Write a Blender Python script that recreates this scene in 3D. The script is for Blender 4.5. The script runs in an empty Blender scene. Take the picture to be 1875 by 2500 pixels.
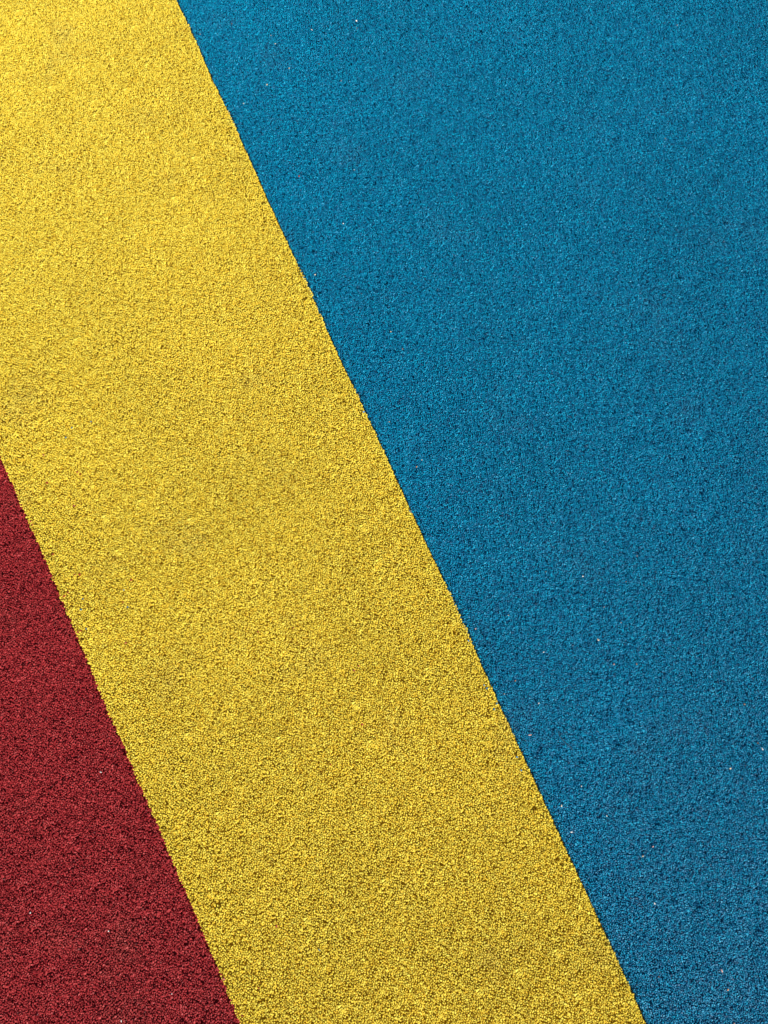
import bpy, bmesh, math
import numpy as np
from mathutils import Vector, Matrix, noise

scene = bpy.context.scene
col = scene.collection
rng = np.random.default_rng(7)
R = math.radians

# ---------------------------------------------------------------- camera
CAM_H, TILT, FPX = 0.80, R(13.0), 1925.0       # height (m), tilt from straight down, focal length in photo pixels
cam_data = bpy.data.cameras.new("camera")
cam_data.sensor_fit = 'VERTICAL'
cam_data.sensor_height = 24.0
cam_data.lens = FPX / 2500.0 * 24.0
cam_data.clip_start, cam_data.clip_end = 0.02, 400.0
cam = bpy.data.objects.new("camera", cam_data)
cam.location = (0, 0, CAM_H)
cam.rotation_euler = (TILT, 0, 0)
col.objects.link(cam)
scene.camera = cam

# ---------------------------------------------------------------- sky and sun
SUN_EL, SUN_AZ = R(36.0), R(147.0)             # azimuth clockwise from +Y: behind the camera, to its right
world = bpy.data.worlds.new("World")
scene.world = world
world.use_nodes = True
wn = world.node_tree
bg = wn.nodes["Background"]
bg.inputs[1].default_value = 0.07
sky = wn.nodes.new("ShaderNodeTexSky")
sky.sky_type = 'NISHITA'
sky.sun_disc = False
sky.sun_elevation, sky.sun_rotation = SUN_EL, SUN_AZ
wn.links.new(sky.outputs[0], bg.inputs[0])
sd = bpy.data.lights.new("sun", 'SUN')
sd.energy, sd.angle, sd.color = 5.0, R(0.53), (1.0, 0.95, 0.87)
so = bpy.data.objects.new("sun", sd)
to_sun = Vector((math.sin(SUN_AZ) * math.cos(SUN_EL), math.cos(SUN_AZ) * math.cos(SUN_EL), math.sin(SUN_EL)))
so.rotation_euler = to_sun.to_track_quat('Z', 'Y').to_euler()
so.location = to_sun * 20
col.objects.link(so)
vs = scene.view_settings
vs.view_transform, vs.look, vs.gamma, vs.use_curve_mapping = 'Standard', 'None', 1.0, False
vs.exposure = 0.39
scene.render.filter_size = 0.9
scene.cycles.max_bounces = 6
scene.cycles.diffuse_bounces = 4

# ---------------------------------------------------------------- places on the ground
def ground(px, py, z=0.0):
    """The point of the ground (metres) that the photograph shows at (px, py)."""
    d = Vector(((px - 937.5) / FPX, -(py - 1250.0) / FPX, -1.0))
    d.rotate(Matrix.Rotation(TILT, 3, 'X'))
    t = (CAM_H - z) / -d.z
    return np.array((d.x * t, d.y * t))

def edge_from(points):
    """A seam: x as a function of y on the ground, a broken line carried straight on at both ends."""
    g = np.array([ground(*p) for p in points])
    o = np.argsort(g[:, 1]); g = g[o]
    a, b = np.polyfit(g[:, 1], g[:, 0], 1)
    gy = np.concatenate(([-8.0, -0.9], g[:, 1], [1.4, 8.0]))
    gx = np.concatenate(([b - 8 * a, b - .9 * a], g[:, 0], [b + 1.4 * a, b + 8 * a]))
    return gy, gx

SEAM_YB = edge_from([(433, 0), (477, 96), (518, 193), (568, 289), (615, 400), (660, 500), (707, 600), (756, 700), (798, 800), (832, 880),
                     (868, 950), (892, 1000), (912, 1043), (938, 1100), (983, 1200), (1032, 1309), (1080, 1405), (1107, 1460), (1145, 1539),
                     (1159, 1580), (1181, 1630), (1223, 1725), (1258, 1799), (1276, 1836), (1306, 1903), (1375, 2053), (1443, 2200), (1513, 2350), (1579, 2500)])
SEAM_RY = edge_from([(0, 1122), (43, 1222), (80, 1306), (99, 1344), (127, 1417), (156, 1483), (171, 1518), (190, 1565), (216, 1625), (245, 1700),
                     (262, 1741), (293, 1804), (325, 1886), (356, 1959), (375, 2000), (416, 2099), (461, 2200), (516, 2334), (581, 2497)])

def n1(y, f, seed):
    return np.array([noise.noise((float(v) * f, seed, 0.3)) for v in np.ravel(y)]).reshape(np.shape(y))

def seam_x(seam, y, wobble=True):
    x = np.interp(y, seam[0], seam[1])
    if wobble:
        s = 1.7 if seam is SEAM_YB else 8.2
        x = x + 0.0006 * n1(y, 40, s) + 0.0011 * n1(y, 130, s + 3)
    return x

def undulate(x, y):
    """Gentle waviness of the wet-poured layer (metres)."""
    v = Vector((float(x), float(y), 0))
    return 0.0017 * noise.noise(v * 5.0) + 0.00035 * noise.noise(v * 14 + Vector((5, 2, 1)))

# ---------------------------------------------------------------- materials
def mat_rubber(name, main, alt, deep, rough, spec, bump=False, dust=.28):
    m = bpy.data.materials.new(name); m.use_nodes = True
    nt = m.node_tree; N, L = nt.nodes, nt.links
    p = N["Principled BSDF"]
    at = N.new("ShaderNodeAttribute"); at.attribute_name = "tone"
    geo = N.new("ShaderNodeNewGeometry")
    oi = N.new("ShaderNodeObjectInfo")
    # tone 0..1 runs over every granule: most are the plain pigment, some paler or duller
    add = N.new("ShaderNodeMath"); add.operation = 'ADD'
    mul = N.new("ShaderNodeMath"); mul.operation = 'MULTIPLY'; mul.inputs[1].default_value = 0.37
    fr = N.new("ShaderNodeMath"); fr.operation = 'FRACT'
    L.new(oi.outputs["Random"], mul.inputs[0]); L.new(mul.outputs[0], add.inputs[0]); L.new(at.outputs["Fac"], add.inputs[1])
    L.new(add.outputs[0], fr.inputs[0])
    ramp = N.new("ShaderNodeValToRGB")
    e = ramp.color_ramp.elements
    e[0].position, e[0].color = 0.0, (*deep, 1)
    e[1].position, e[1].color = 1.0, (*alt, 1)
    e[0].color = (*[v * .5 for v in deep], 1); k = e.new(0.035); k.color = (*[v * .62 for v in deep], 1)
    k = e.new(0.055); k.color = (*deep, 1)
    k = e.new(0.28); k.color = (*[(a * 1.5 + b * .5) / 2 for a, b in zip(main, deep)], 1)
    k = e.new(0.55); k.color = (*main, 1)
    L.new(fr.outputs[0], ramp.inputs[0])
    # wear: slow drift of the colour over the floor
    nz = N.new("ShaderNodeTexNoise"); nz.inputs["Scale"].default_value = 7.0; nz.inputs["Detail"].default_value = 3
    mr = N.new("ShaderNodeMapRange"); mr.inputs[1].default_value, mr.inputs[2].default_value = .3, .7
    mr.inputs[3].default_value, mr.inputs[4].default_value = .94, 1.05
    L.new(geo.outputs["Position"], nz.inputs["Vector"]); L.new(nz.outputs["Fac"], mr.inputs[0])
    mx = N.new("ShaderNodeVectorMath"); mx.operation = 'SCALE'
    L.new(ramp.outputs[0], mx.inputs[0]); L.new(mr.outputs[0], mx.inputs["Scale"])
    # trodden-in dust: faint brownish patches and specks
    nd = N.new("ShaderNodeTexNoise"); nd.inputs["Scale"].default_value = 11.0; nd.inputs["Detail"].default_value = 6; nd.inputs["Roughness"].default_value = .62
    dr = N.new("ShaderNodeMapRange"); dr.inputs[1].default_value, dr.inputs[2].default_value = .56, .74
    dr.inputs[3].default_value, dr.inputs[4].default_value = 0.0, dust
    L.new(geo.outputs["Position"], nd.inputs["Vector"]); L.new(nd.outputs["Fac"], dr.inputs[0])
    dm = N.new("ShaderNodeMix"); dm.data_type = 'RGBA'; dm.inputs[7].default_value = (.20, .135, .085, 1)
    L.new(dr.outputs[0], dm.inputs[0]); L.new(mx.outputs[0], dm.inputs[6])
    L.new(dm.outputs[2], p.inputs["Base Color"])
    p.inputs["Roughness"].default_value = rough
    p.inputs["Specular IOR Level"].default_value = spec
    # fine pitting of the crumb
    nb = N.new("ShaderNodeTexNoise"); nb.inputs["Scale"].default_value = 1400.0; nb.inputs["Detail"].default_value = 2
    L.new(geo.outputs["Position"], nb.inputs["Vector"])
    bp = N.new("ShaderNodeBump"); bp.inputs["Strength"].default_value = 0.5; bp.inputs["Distance"].default_value = 0.00025
    L.new(nb.outputs["Fac"], bp.inputs["Height"])
    if bump:
        vo = N.new("ShaderNodeTexVoronoi"); vo.inputs["Scale"].default_value = 420.0
        L.new(geo.outputs["Position"], vo.inputs["Vector"])
        b2 = N.new("ShaderNodeBump"); b2.inputs["Strength"].default_value = 1.0; b2.inputs["Distance"].default_value = 0.002
        b2.invert = True
        L.new(vo.outputs["Distance"], b2.inputs["Height"]); L.new(b2.outputs[0], bp.inputs["Normal"])
    L.new(bp.outputs[0], p.inputs["Normal"])
    return m

COL = dict(
    yellow=((.71, .55, .050), (.77, .63, .08), (.66, .44, .03)),
    blue=((.0004, .185, .34), (.001, .285, .46), (.0004, .105, .23)),
    red=((.31, .022, .026), (.40, .042, .042), (.20, .010, .013)))
M, MB = {}, {}
for k, (a, b, c) in COL.items():
    du = dict(yellow=.22, blue=.05, red=.12)[k]
    ro, sp = dict(yellow=(.70, .15), blue=(.50, .22), red=(.52, .18))[k]
    M[k] = mat_rubber(k + "_rubber", a, b, c, ro, sp, dust=du)
    MB[k] = mat_rubber(k + "_binder", a, b, c, ro + .1, sp, bump=True, dust=du)

def mat_plain(name, c, rough=.6, var=.25, scale=900):
    m = bpy.data.materials.new(name); m.use_nodes = True
    N, L = m.node_tree.nodes, m.node_tree.links
    p = N["Principled BSDF"]; p.inputs["Roughness"].default_value = rough
    tc = N.new("ShaderNodeTexCoord")
    nz = N.new("ShaderNodeTexNoise"); nz.inputs["Scale"].default_value = scale; nz.inputs["Detail"].default_value = 3
    L.new(tc.outputs["Object"], nz.inputs["Vector"])
    rp = N.new("ShaderNodeValToRGB")
    rp.color_ramp.elements[0].position, rp.color_ramp.elements[1].position = .3, .7
    rp.color_ramp.elements[0].color = (*[v * (1 - var) for v in c], 1)
    rp.color_ramp.elements[1].color = (*[min(1, v * (1 + var)) for v in c], 1)
    L.new(nz.outputs["Fac"], rp.inputs[0]); L.new(rp.outputs[0], p.inputs["Base Color"])
    return m

# ---------------------------------------------------------------- crumb shapes
def crumb_mesh(seed, npts=9):
    r = np.random.default_rng(seed)
    v = r.normal(size=(npts, 3)); v /= np.linalg.norm(v, axis=1)[:, None]
    for _ in range(12):                                  # spread the corners out
        d = v[:, None] - v[None]; q = (d ** 2).sum(-1) + np.eye(npts)
        v += .04 * (d / q[..., None] ** 1.5).sum(1); v /= np.linalg.norm(v, axis=1)[:, None]
    v *= r.uniform(.78, 1.12, (npts, 1)); v *= r.uniform((.8, .7, .6), (1.25, 1.05, .9))
    bm = bmesh.new()
    for p in v: bm.verts.new(p)
    out = bmesh.ops.convex_hull(bm, input=bm.verts)
    for g in [x for x in bm.verts if not x.link_faces]: bm.verts.remove(g)
    bmesh.ops.triangulate(bm, faces=bm.faces[:])
    bmesh.ops.recalc_face_normals(bm, faces=bm.faces[:])
    bm.verts.index_update()
    V = np.array([x.co[:] for x in bm.verts]); F = np.array([[x.index for x in f.verts] for f in bm.faces])
    bm.free()
    return V, F
CRUMBS = [crumb_mesh(100 + i, 7 + i % 4) for i in range(36)]

def rand_rots(n, r):
    q = r.normal(size=(n, 4)); q /= np.linalg.norm(q, axis=1)[:, None]
    w, x, y, z = q.T
    return np.stack([1 - 2 * (y * y + z * z), 2 * (x * y - w * z), 2 * (x * z + w * y),
                     2 * (x * y + w * z), 1 - 2 * (x * x + z * z), 2 * (y * z - w * x),
                     2 * (x * z - w * y), 2 * (y * z + w * x), 1 - 2 * (x * x + y * y)], 1).reshape(n, 3, 3)

def crumbs_to_mesh(name, P, S, mat, r, flat=.34):
    """One mesh of many crumbs: centres P, half sizes S."""
    P = np.asarray(P); n = len(P); kind = r.integers(0, len(CRUMBS), n); rot = rand_rots(n, r); tone = r.random(n)
    lean = r.normal(0, .15, (n, 2))                       # trowelled: tops pressed flat, each with its own slight lean
    VV, FF, TT, base = [], [], [], 0
    for k, (V, F) in enumerate(CRUMBS):
        i = np.nonzero(kind == k)[0]
        if not len(i): continue
        v = np.einsum('nij,vj->nvi', rot[i], V)
        if flat:
            top = flat + v[..., 0] * lean[i, 0][:, None] + v[..., 1] * lean[i, 1][:, None]
            v[..., 2] = np.where(v[..., 2] > top, top + .06 * (v[..., 2] - top), v[..., 2])
        v = v * S[i][:, None, None] + P[i][:, None]
        f = F[None] + (np.arange(len(i)) * len(V))[:, None, None] + base
        VV.append(v.reshape(-1, 3)); FF.append(f.reshape(-1, 3)); TT.append(np.repeat(tone[i], len(F)))
        base += len(i) * len(V)
    VV, FF, TT = np.concatenate(VV), np.concatenate(FF), np.concatenate(TT)
    me = bpy.data.meshes.new(name)
    me.vertices.add(len(VV)); me.vertices.foreach_set("co", VV.astype(np.float32).ravel())
    me.loops.add(len(FF) * 3); me.loops.foreach_set("vertex_index", FF.astype(np.int32).ravel())
    me.polygons.add(len(FF)); me.polygons.foreach_set("loop_start", np.arange(0, len(FF) * 3, 3, dtype=np.int32))
    me.update(calc_edges=True)
    a = me.attributes.new("sharp_face", 'BOOLEAN', 'FACE'); a.data.foreach_set("value", np.ones(len(FF), dtype=bool))
    a = me.attributes.new("tone", 'FLOAT', 'FACE'); a.data.foreach_set("value", TT.astype(np.float32))
    me.materials.append(mat)
    return me

# The crumbs along a tile's rim stand in the same places on every tile of a colour, so any tile fits beside any other;
# the rest of each tile is strewn afresh.
TILE = 0.04
CELLS = dict(yellow=19, blue=22, red=19)
RELIEF = dict(yellow=.065, blue=.13, red=.11)
LEVEL = dict(yellow=0.0002, blue=-0.0002, red=-0.0002)   # the yellow layer stands a hair proud
RIM = {}

def strew(start, target, dmin, rim, r):
    """Throw points on the wrapping tile, none closer than dmin; rim=True keeps only those near the border."""
    pts = list(start)
    arr = np.array(pts).reshape(-1, 2)
    miss = 0
    while miss < 9 and len(arr) < target:
        c = r.uniform(0, TILE, (260, 2)); got = 0
        for q in c:
            d = np.abs(arr - q); d = np.minimum(d, TILE - d)
            if len(arr) == 0 or (d ** 2).sum(1).min() > dmin * dmin:
                arr = np.vstack([arr, q]); got += 1
        miss = miss + 1 if got < 3 else 0
        dmin *= .985
    return arr

def variant(kind, r):
    s = TILE / CELLS[kind]
    if kind not in RIM:
        a = strew(np.zeros((0, 2)), CELLS[kind] ** 2, .86 * s, True, r)
        m = np.minimum(a, TILE - a).min(1)
        RIM[kind] = a[m < 1.1 * s]
    return strew(RIM[kind], CELLS[kind] ** 2, .86 * s, False, r)
SPOTS = {}

def tile_points(kind, r, rough, layers=2, which=None):
    n = CELLS[kind]; s = TILE / n
    if kind not in SPOTS: SPOTS[kind] = [variant(kind, r) for _ in range(12)]
    xy = SPOTS[kind][r.integers(12) if which is None else which]
    k = len(xy)
    dd = np.abs(xy[:, None] - xy[None]); dd = np.minimum(dd, TILE - dd)
    nn = np.sort(np.sqrt((dd ** 2).sum(-1)), 1)[:, 1:5].mean(1)      # each crumb fills the room its neighbours leave it
    size = np.clip(nn, .7 * s, 1.5 * s) * .56 * r.lognormal(0, .13, k)
    size = np.where(r.random(k) < .04, size * 1.35, size)
    z = r.normal(0, RELIEF[kind], k) * s - size * .34
    z = np.where(r.random(k) < .05, z - .5 * s, z)
    keep = r.random(k) > (.015 + rough)
    P = [np.column_stack([xy, z])[keep]]; S = [size[keep]]
    if layers > 1:
        k = int(n * n * .75); q = r.uniform(0, TILE, (k, 2))
        size = s * r.uniform(.5, .75, k)
        P.append(np.column_stack([q, r.normal(-.8, .15, k) * s - size * .34])); S.append(size)
    return np.concatenate(P), np.concatenate(S)

# ---------------------------------------------------------------- the ground far around
def sheet(name, pts, z, mat, kind='structure', th=None):
    bm = bmesh.new()
    vs_ = [bm.verts.new((x, y, z)) for x, y in pts]
    f = bm.faces.new(vs_)
    if f.normal.z < 0: f.normal_flip()
    if th:
        ex = bmesh.ops.extrude_face_region(bm, geom=[f])
        bmesh.ops.translate(bm, verts=[g for g in ex["geom"] if isinstance(g, bmesh.types.BMVert)], vec=(0, 0, -th))
        bmesh.ops.recalc_face_normals(bm, faces=bm.faces[:])
    me = bpy.data.meshes.new(name); bm.to_mesh(me); bm.free(); me.materials.append(mat)
    o = bpy.data.objects.new(name, me); col.objects.link(o)
    if kind: o["kind"] = kind
    return o
g = sheet("ground", [(-80, -80), (80, -80), (80, 80), (-80, 80)], -0.05, mat_plain("asphalt", (.055, .055, .058), .9, .3, 60))
g["label"] = "grey asphalt ground around the coloured playground surface"

# ---------------------------------------------------------------- the three rubber fields
X0, X1, Y0, Y1 = -1.35, 1.35, -1.05, 1.80               # where the crumbs are built
GAP = 0.0003
def side(kind, x, y):
    """signed distance (m, along x) inside a field, smallest over its seams"""
    yb, ry = seam_x(SEAM_YB, y), seam_x(SEAM_RY, y)
    if kind == 'blue': return x - yb
    if kind == 'red': return ry - x
    return np.minimum(yb - x, x - ry)

def near(x, y): return (abs(x) < .62) & (y > -.42) & (y < 1.0)

proto = {}
for kind in CELLS:
    pc = bpy.data.collections.new(kind + "_crumb_tiles")
    proto[kind] = pc
    for i in range(12):
        P, S = tile_points(kind, rng, (0, .004, .008, .012, .018, .026, .035, .047, .06, .08, .10, .13)[i], 2, (i * 5) % 12)
        P[:, :2] -= TILE / 2
        me = crumbs_to_mesh(f"{kind}_tile_{i:02d}", P, S, M[kind], rng)
        pc.objects.link(bpy.data.objects.new(f"{kind}_tile_{i:02d}", me))

def instancer(kind, pos, rots, pick, extra_me):
    me = bpy.data.meshes.new("granules")
    me.vertices.add(len(pos)); me.vertices.foreach_set("co", pos.astype(np.float32).ravel())
    a = me.attributes.new("turn", 'FLOAT_VECTOR', 'POINT'); a.data.foreach_set("vector", rots.astype(np.float32).ravel())
    a = me.attributes.new("pick", 'INT', 'POINT'); a.data.foreach_set("value", pick.astype(np.int32))
    me.materials.append(M[kind])
    o = bpy.data.objects.new("granules", me); col.objects.link(o)
    ng = bpy.data.node_groups.new(kind + "_granules", 'GeometryNodeTree')
    ng.interface.new_socket("Geometry", in_out='INPUT', socket_type='NodeSocketGeometry')
    ng.interface.new_socket("Geometry", in_out='OUTPUT', socket_type='NodeSocketGeometry')
    N, L = ng.nodes, ng.links
    gi, go = N.new("NodeGroupInput"), N.new("NodeGroupOutput")
    ci = N.new("GeometryNodeCollectionInfo"); ci.inputs[0].default_value = proto[kind]
    ci.inputs["Separate Children"].default_value = True; ci.inputs["Reset Children"].default_value = True
    ip = N.new("GeometryNodeInstanceOnPoints"); ip.inputs["Pick Instance"].default_value = True
    t = N.new("GeometryNodeInputNamedAttribute"); t.data_type = 'FLOAT_VECTOR'; t.inputs[0].default_value = "turn"
    k = N.new("GeometryNodeInputNamedAttribute"); k.data_type = 'INT'; k.inputs[0].default_value = "pick"
    L.new(gi.outputs[0], ip.inputs["Points"]); L.new(ci.outputs[0], ip.inputs["Instance"])
    L.new(t.outputs[0], ip.inputs["Rotation"]); L.new(k.outputs[0], ip.inputs["Instance Index"])
    L.new(ip.outputs[0], go.inputs[0])
    md = o.modifiers.new("granules", 'NODES'); md.node_group = ng
    return o

LABELS = dict(
    yellow="bright yellow rubber crumb strip crossing the floor between the red and the blue fields",
    blue="large teal blue field of fine rubber crumb right of the yellow strip",
    red="dark red rubber crumb field in the lower left corner beside the yellow strip")

def slab_outline(kind):
    ys = np.linspace(-6, 6, 97)
    yb = [(float(seam_x(SEAM_YB, y, False)), float(y)) for y in ys]
    ry = [(float(seam_x(SEAM_RY, y, False)), float(y)) for y in ys]
    if kind == 'blue': return [(x + .0002, y) for x, y in yb] + [(7, 6), (7, -6)]
    if kind == 'red': return [(x - .0002, y) for x, y in ry] + [(-7, 6), (-7, -6)]
    return [(x - .0002, y) for x, y in yb] + [(x + .0002, y) for x, y in ry[::-1]]

ang = R(24.4)                                            # tiles run along the seams, as the floor was laid
ca, sa = math.cos(ang), math.sin(ang)
for kind in ('yellow', 'blue', 'red'):
    root = sheet("rubber_surfacing", slab_outline(kind), -0.0062 + LEVEL[kind], MB[kind], th=.04)
    root["label"] = LABELS[kind]
    pos, rots, pick, EP, ES = [], [], [], [], []
    half = int(3.0 / TILE)
    for i in range(-half, half):
        for j in range(-half, half):
            u, v = (i + .5) * TILE, (j + .5) * TILE
            x, y = u * ca - v * sa, u * sa + v * ca
            if not (X0 < x < X1 and Y0 < y < Y1): continue
            d = float(side(kind, x, y))
            if d < -.034: continue
            z = undulate(x, y); e = .01
            gx_, gy_ = (undulate(x + e, y) - z) / e, (undulate(x, y + e) - z) / e
            rn = noise.noise(Vector((x * 4.5, y * 4.5, 7.7))) + .55 * float(rng.normal()) * .5
            if kind == 'yellow': rn += .45 * math.exp(-max(min(d, x - float(np.interp(y, *SEAM_RY))), 0) / .06)
            if d > .0330:
                # tiles keep the grid's turn (ang) and lean with the waves of the floor
                m = Vector((-gx_, -gy_, 1)).to_track_quat('Z', 'Y').to_matrix()
                zx = m.to_euler(); nrm = Vector((-gx_, -gy_, 1)).normalized()
                tx = Vector((ca, sa, gx_ * ca + gy_ * sa)).normalized(); ty = nrm.cross(tx)
                mm = Matrix((tx, ty, nrm)).transposed()
                pos.append((x, y, z + LEVEL[kind])); rots.append(mm.to_euler()[:])
                pick.append(int(np.clip(4.0 + 6 * rn, 0, 11)))
            else:
                P, S = tile_points(kind, rng, float(np.clip(.03 + .07 * rn, 0, .10)), 2 if near(x, y) else 1)
                P[:, 0] += i * TILE; P[:, 1] += j * TILE
                px = P[:, 0] * ca - P[:, 1] * sa; py = P[:, 0] * sa + P[:, 1] * ca
                dd = side(kind, px, py)
                k = dd > GAP + S * .55
                P = np.stack([px, py, P[:, 2] + z + LEVEL[kind] - gx_ * (x - px) - gy_ * (y - py)], 1)
                EP.append(P[k]); ES.append(S[k])
    EP, ES = np.concatenate(EP), np.concatenate(ES)
    gr = instancer(kind, np.array(pos), np.array(rots), np.array(pick), None)
    gr["kind"] = "stuff"; gr.parent = root
    em = crumbs_to_mesh("edge_granules", EP, ES, M[kind], rng)
    eo = bpy.data.objects.new("edge_granules", em); col.objects.link(eo); eo.parent = root; eo["kind"] = "stuff"
    print(kind, len(pos), "tiles", len(em.polygons), "edge triangles")

# ---------------------------------------------------------------- stray crumbs pressed into the yellow layer
def crumb_object(name, seed, size, mat, at, stretch=1.0, flat=0):
    r = np.random.default_rng(seed)
    me = crumbs_to_mesh(name, np.zeros((1, 3)), np.array([1.0]), mat, r, flat)
    o = bpy.data.objects.new(name, me); col.objects.link(o)
    o.location = at; o.scale = (size * stretch, size, size * .8); o.rotation_euler = (0, 0, r.uniform(0, 6.28))
    return o

def on_floor(px, py, kind, lift):
    x, y = ground(px, py); z = undulate(x, y) + LEVEL[kind]
    x, y = ground(px, py, z)
    return (float(x), float(y), z + lift)

roots = {}
for o in col.objects:
    for k, v in LABELS.items():
        if o.get("label") == v: roots[k] = o
stray_red = mat_plain("stray_red_crumb", (.30, .03, .012), .5)
stray_blue = mat_plain("stray_blue_crumb", (.03, .16, .26), .45)
REDS = [(129, 1353), (182, 1402), (194, 1402), (166, 1446), (156, 1455), (190, 1543), (197, 1540), (320, 1416), (249, 1544), (307, 1570), (300, 1470),
        (106, 1111), (115, 1178), (180, 1234), (75, 1273), (79, 1281), (195, 1158), (188, 1152), (716, 1533), (630, 1542), (876, 1626), (864, 1636),
        (884, 1768), (807, 1867), (675, 2261), (632, 2412), (540, 2380), (545, 2390), (592, 2480), (545, 2386), (730, 430)]
BLUES = [(222, 1029), (175, 1044), (160, 1068), (197, 1488), (203, 1462), (302, 1440), (311, 1482), (210, 1535), (1144, 1564), (1189, 1680),
         (1182, 1672), (1213, 1717), (1206, 1731), (888, 1005), (741, 676), (1000, 1247), (1003, 1250), (779, 2319), (1262, 1848), (1272, 1880)]
for i, (px, py) in enumerate(REDS):
    o = crumb_object("crumb", 300 + i, .00125 + .0004 * ((i * 7) % 5) / 4, stray_red, on_floor(px, py, 'yellow', -.0002))
    o.parent = roots['yellow']; o["label"] = "red crumb"
for i, (px, py) in enumerate(BLUES):
    o = crumb_object("crumb", 400 + i, .00120 + .0004 * ((i * 3) % 5) / 4, stray_blue, on_floor(px, py, 'yellow', -.0002))
    o.parent = roots['yellow']; o["label"] = "blue crumb"

# ---------------------------------------------------------------- loose grit lying on the floor
GM = dict(white=mat_plain("white_grit", (.72, .70, .64), .5), cream=mat_plain("cream_grit", (.62, .50, .32), .6),
          tan=mat_plain("tan_grit", (.36, .21, .11), .7), brown=mat_plain("brown_grit", (.12, .065, .04), .7),
          orange=mat_plain("orange_grit", (.50, .20, .07), .6), pink=mat_plain("pink_grit", (.60, .36, .32), .6))
GRIT = [  # photo x, y, colour, half size mm, stretch
    (870, 51, 'white', 1.2, 1.5), (871, 69, 'tan', .9, 1.2), (761, 73, 'white', .9, 2.4), (662, 87, 'tan', .8, 1.5), (672, 107, 'cream', .9, 1.1),
    (706, 167, 'cream', 1.2, 1.3), (652, 207, 'cream', 1.2, 1.3), (779, 157, 'brown', .9, 1.2), (833, 198, 'tan', .7, 1.2), (566, 58, 'brown', .9, 1.4),
    (489, 84, 'orange', .8, 1.2), (595, 253, 'cream', .9, 1.3), (865, 415, 'white', .8, 1.0), (838, 546, 'white', 1.1, 1.1), (769, 671, 'cream', 1.1, 1.6),
    (883, 718, 'brown', .9, 1.1), (954, 810, 'cream', 1.0, 1.2), (983, 852, 'orange', 1.0, 1.1), (950, 1030, 'cream', .9, 1.0), (1030, 1123, 'white', .8, 1.2),
    (1017, 1140, 'orange', .9, 1.2), (1423, 1407, 'white', 1.1, 1.1), (1332, 1396, 'tan', .8, 1.2), (1528, 1420, 'orange', .8, 1.2), (1475, 1482, 'tan', .8, 1.1),
    (1461, 1562, 'cream', 1.2, 1.6), (1327, 1592, 'white', 1.2, 1.2), (1555, 1357, 'tan', .8, 1.2), (1516, 1520, 'tan', .9, 1.3), (1499, 1622, 'orange', .9, 1.1),
    (1554, 1621, 'tan', .9, 1.2), (1817, 1719, 'tan', 1.2, 1.3), (1861, 1828, 'white', 1.0, 2.2), (1850, 1814, 'tan', .9, 1.3), (1783, 1876, 'cream', 1.1, 1.2),
    (1811, 1901, 'brown', .9, 1.2), (1594, 2067, 'pink', 1.0, 1.4), (1419, 1919, 'cream', .9, 1.0), (1371, 1967, 'cream', 1.1, 1.3), (1481, 1992, 'white', 1.0, 1.1),
    (1395, 2031, 'white', 1.2, 1.2), (1569, 2090, 'cream', 1.3, 1.6), (1762, 2370, 'pink', 1.3, 1.5), (1777, 2416, 'orange', 1.1, 1.4), (1598, 2206, 'white', 1.1, 1.3),
    (1608, 2384, 'brown', .8, 2.6), (1792, 2498, 'orange', 1.2, 1.0), (1161, 1535, 'pink', 1.0, 1.1), (1241, 1502, 'tan', .9, 1.1), (1258, 1662, 'orange', 1.0, 1.2),
    (1231, 1694, 'cream', .8, 1.0), (1315, 1717, 'white', 1.1, 1.1), (1294, 1794, 'pink', .9, 2.0), (1653, 62, 'tan', .8, 1.4), (1624, 338, 'tan', .8, 1.3),
    (74, 2228, 'white', 1.0, 1.2), (265, 2273, 'white', 1.0, 1.4), (246, 1885, 'white', .8, 2.4), (296, 2492, 'white', .8, 2.4), (419, 2426, 'white', .9, 1.2),
    (422, 1900, 'brown', .7, 2.2)]
def words(v):
    v = round(v)
    ones = "zero one two three four five six seven eight nine ten eleven twelve thirteen fourteen fifteen sixteen seventeen eighteen nineteen".split()
    tens = ". . twenty thirty forty fifty sixty seventy eighty ninety".split()
    return "a hundred" if v == 100 else (ones[v] if v < 20 else tens[v // 10] + ("" if v % 10 == 0 else "-" + ones[v % 10]))

for i, (px, py, c, h, st) in enumerate(GRIT):
    x, y = ground(px, py)
    kind = next(k for k in CELLS if side(k, x, y) > 0 or k == 'red')
    shape = "sliver" if st > 1.9 else ("chip" if st > 1.35 else "grain")
    o = crumb_object("grit", 500 + i, h / 1000 * .92, GM[c], on_floor(px, py, kind, .0003), st)
    o["label"] = f"{c} grit {shape} on the {kind} rubber, {words(px / 18.75)} percent across and {words(py / 25)} percent down"
    o["category"] = "grit"; o["group"] = "loose grit lying on the rubber floor"

# a dark hair-thin fibre curling over the blue
cu = bpy.data.curves.new("fibre", 'CURVE'); cu.dimensions = '3D'; cu.bevel_depth = .00022; cu.bevel_resolution = 1; cu.resolution_u = 6
pts = [on_floor(px, py, 'blue', .0008 + .0005 * (i % 2)) for i, (px, py) in enumerate([(1362, 1786), (1368, 1800), (1379, 1812), (1391, 1823), (1399, 1831)])]
sp = cu.splines.new('BEZIER'); sp.bezier_points.add(len(pts) - 1)
for b, p in zip(sp.bezier_points, pts):
    b.co = p; b.handle_left_type = b.handle_right_type = 'AUTO'
cu.materials.append(mat_plain("dark_fibre", (.03, .035, .03), .6))
tmp = bpy.data.objects.new("tmp", cu); me = bpy.data.meshes.new_from_object(tmp); bpy.data.objects.remove(tmp)
fo = bpy.data.objects.new("fibre", me); col.objects.link(fo)
fo["label"] = "thin dark fibre lying across the blue rubber near the yellow edge"; fo["category"] = "fibre"
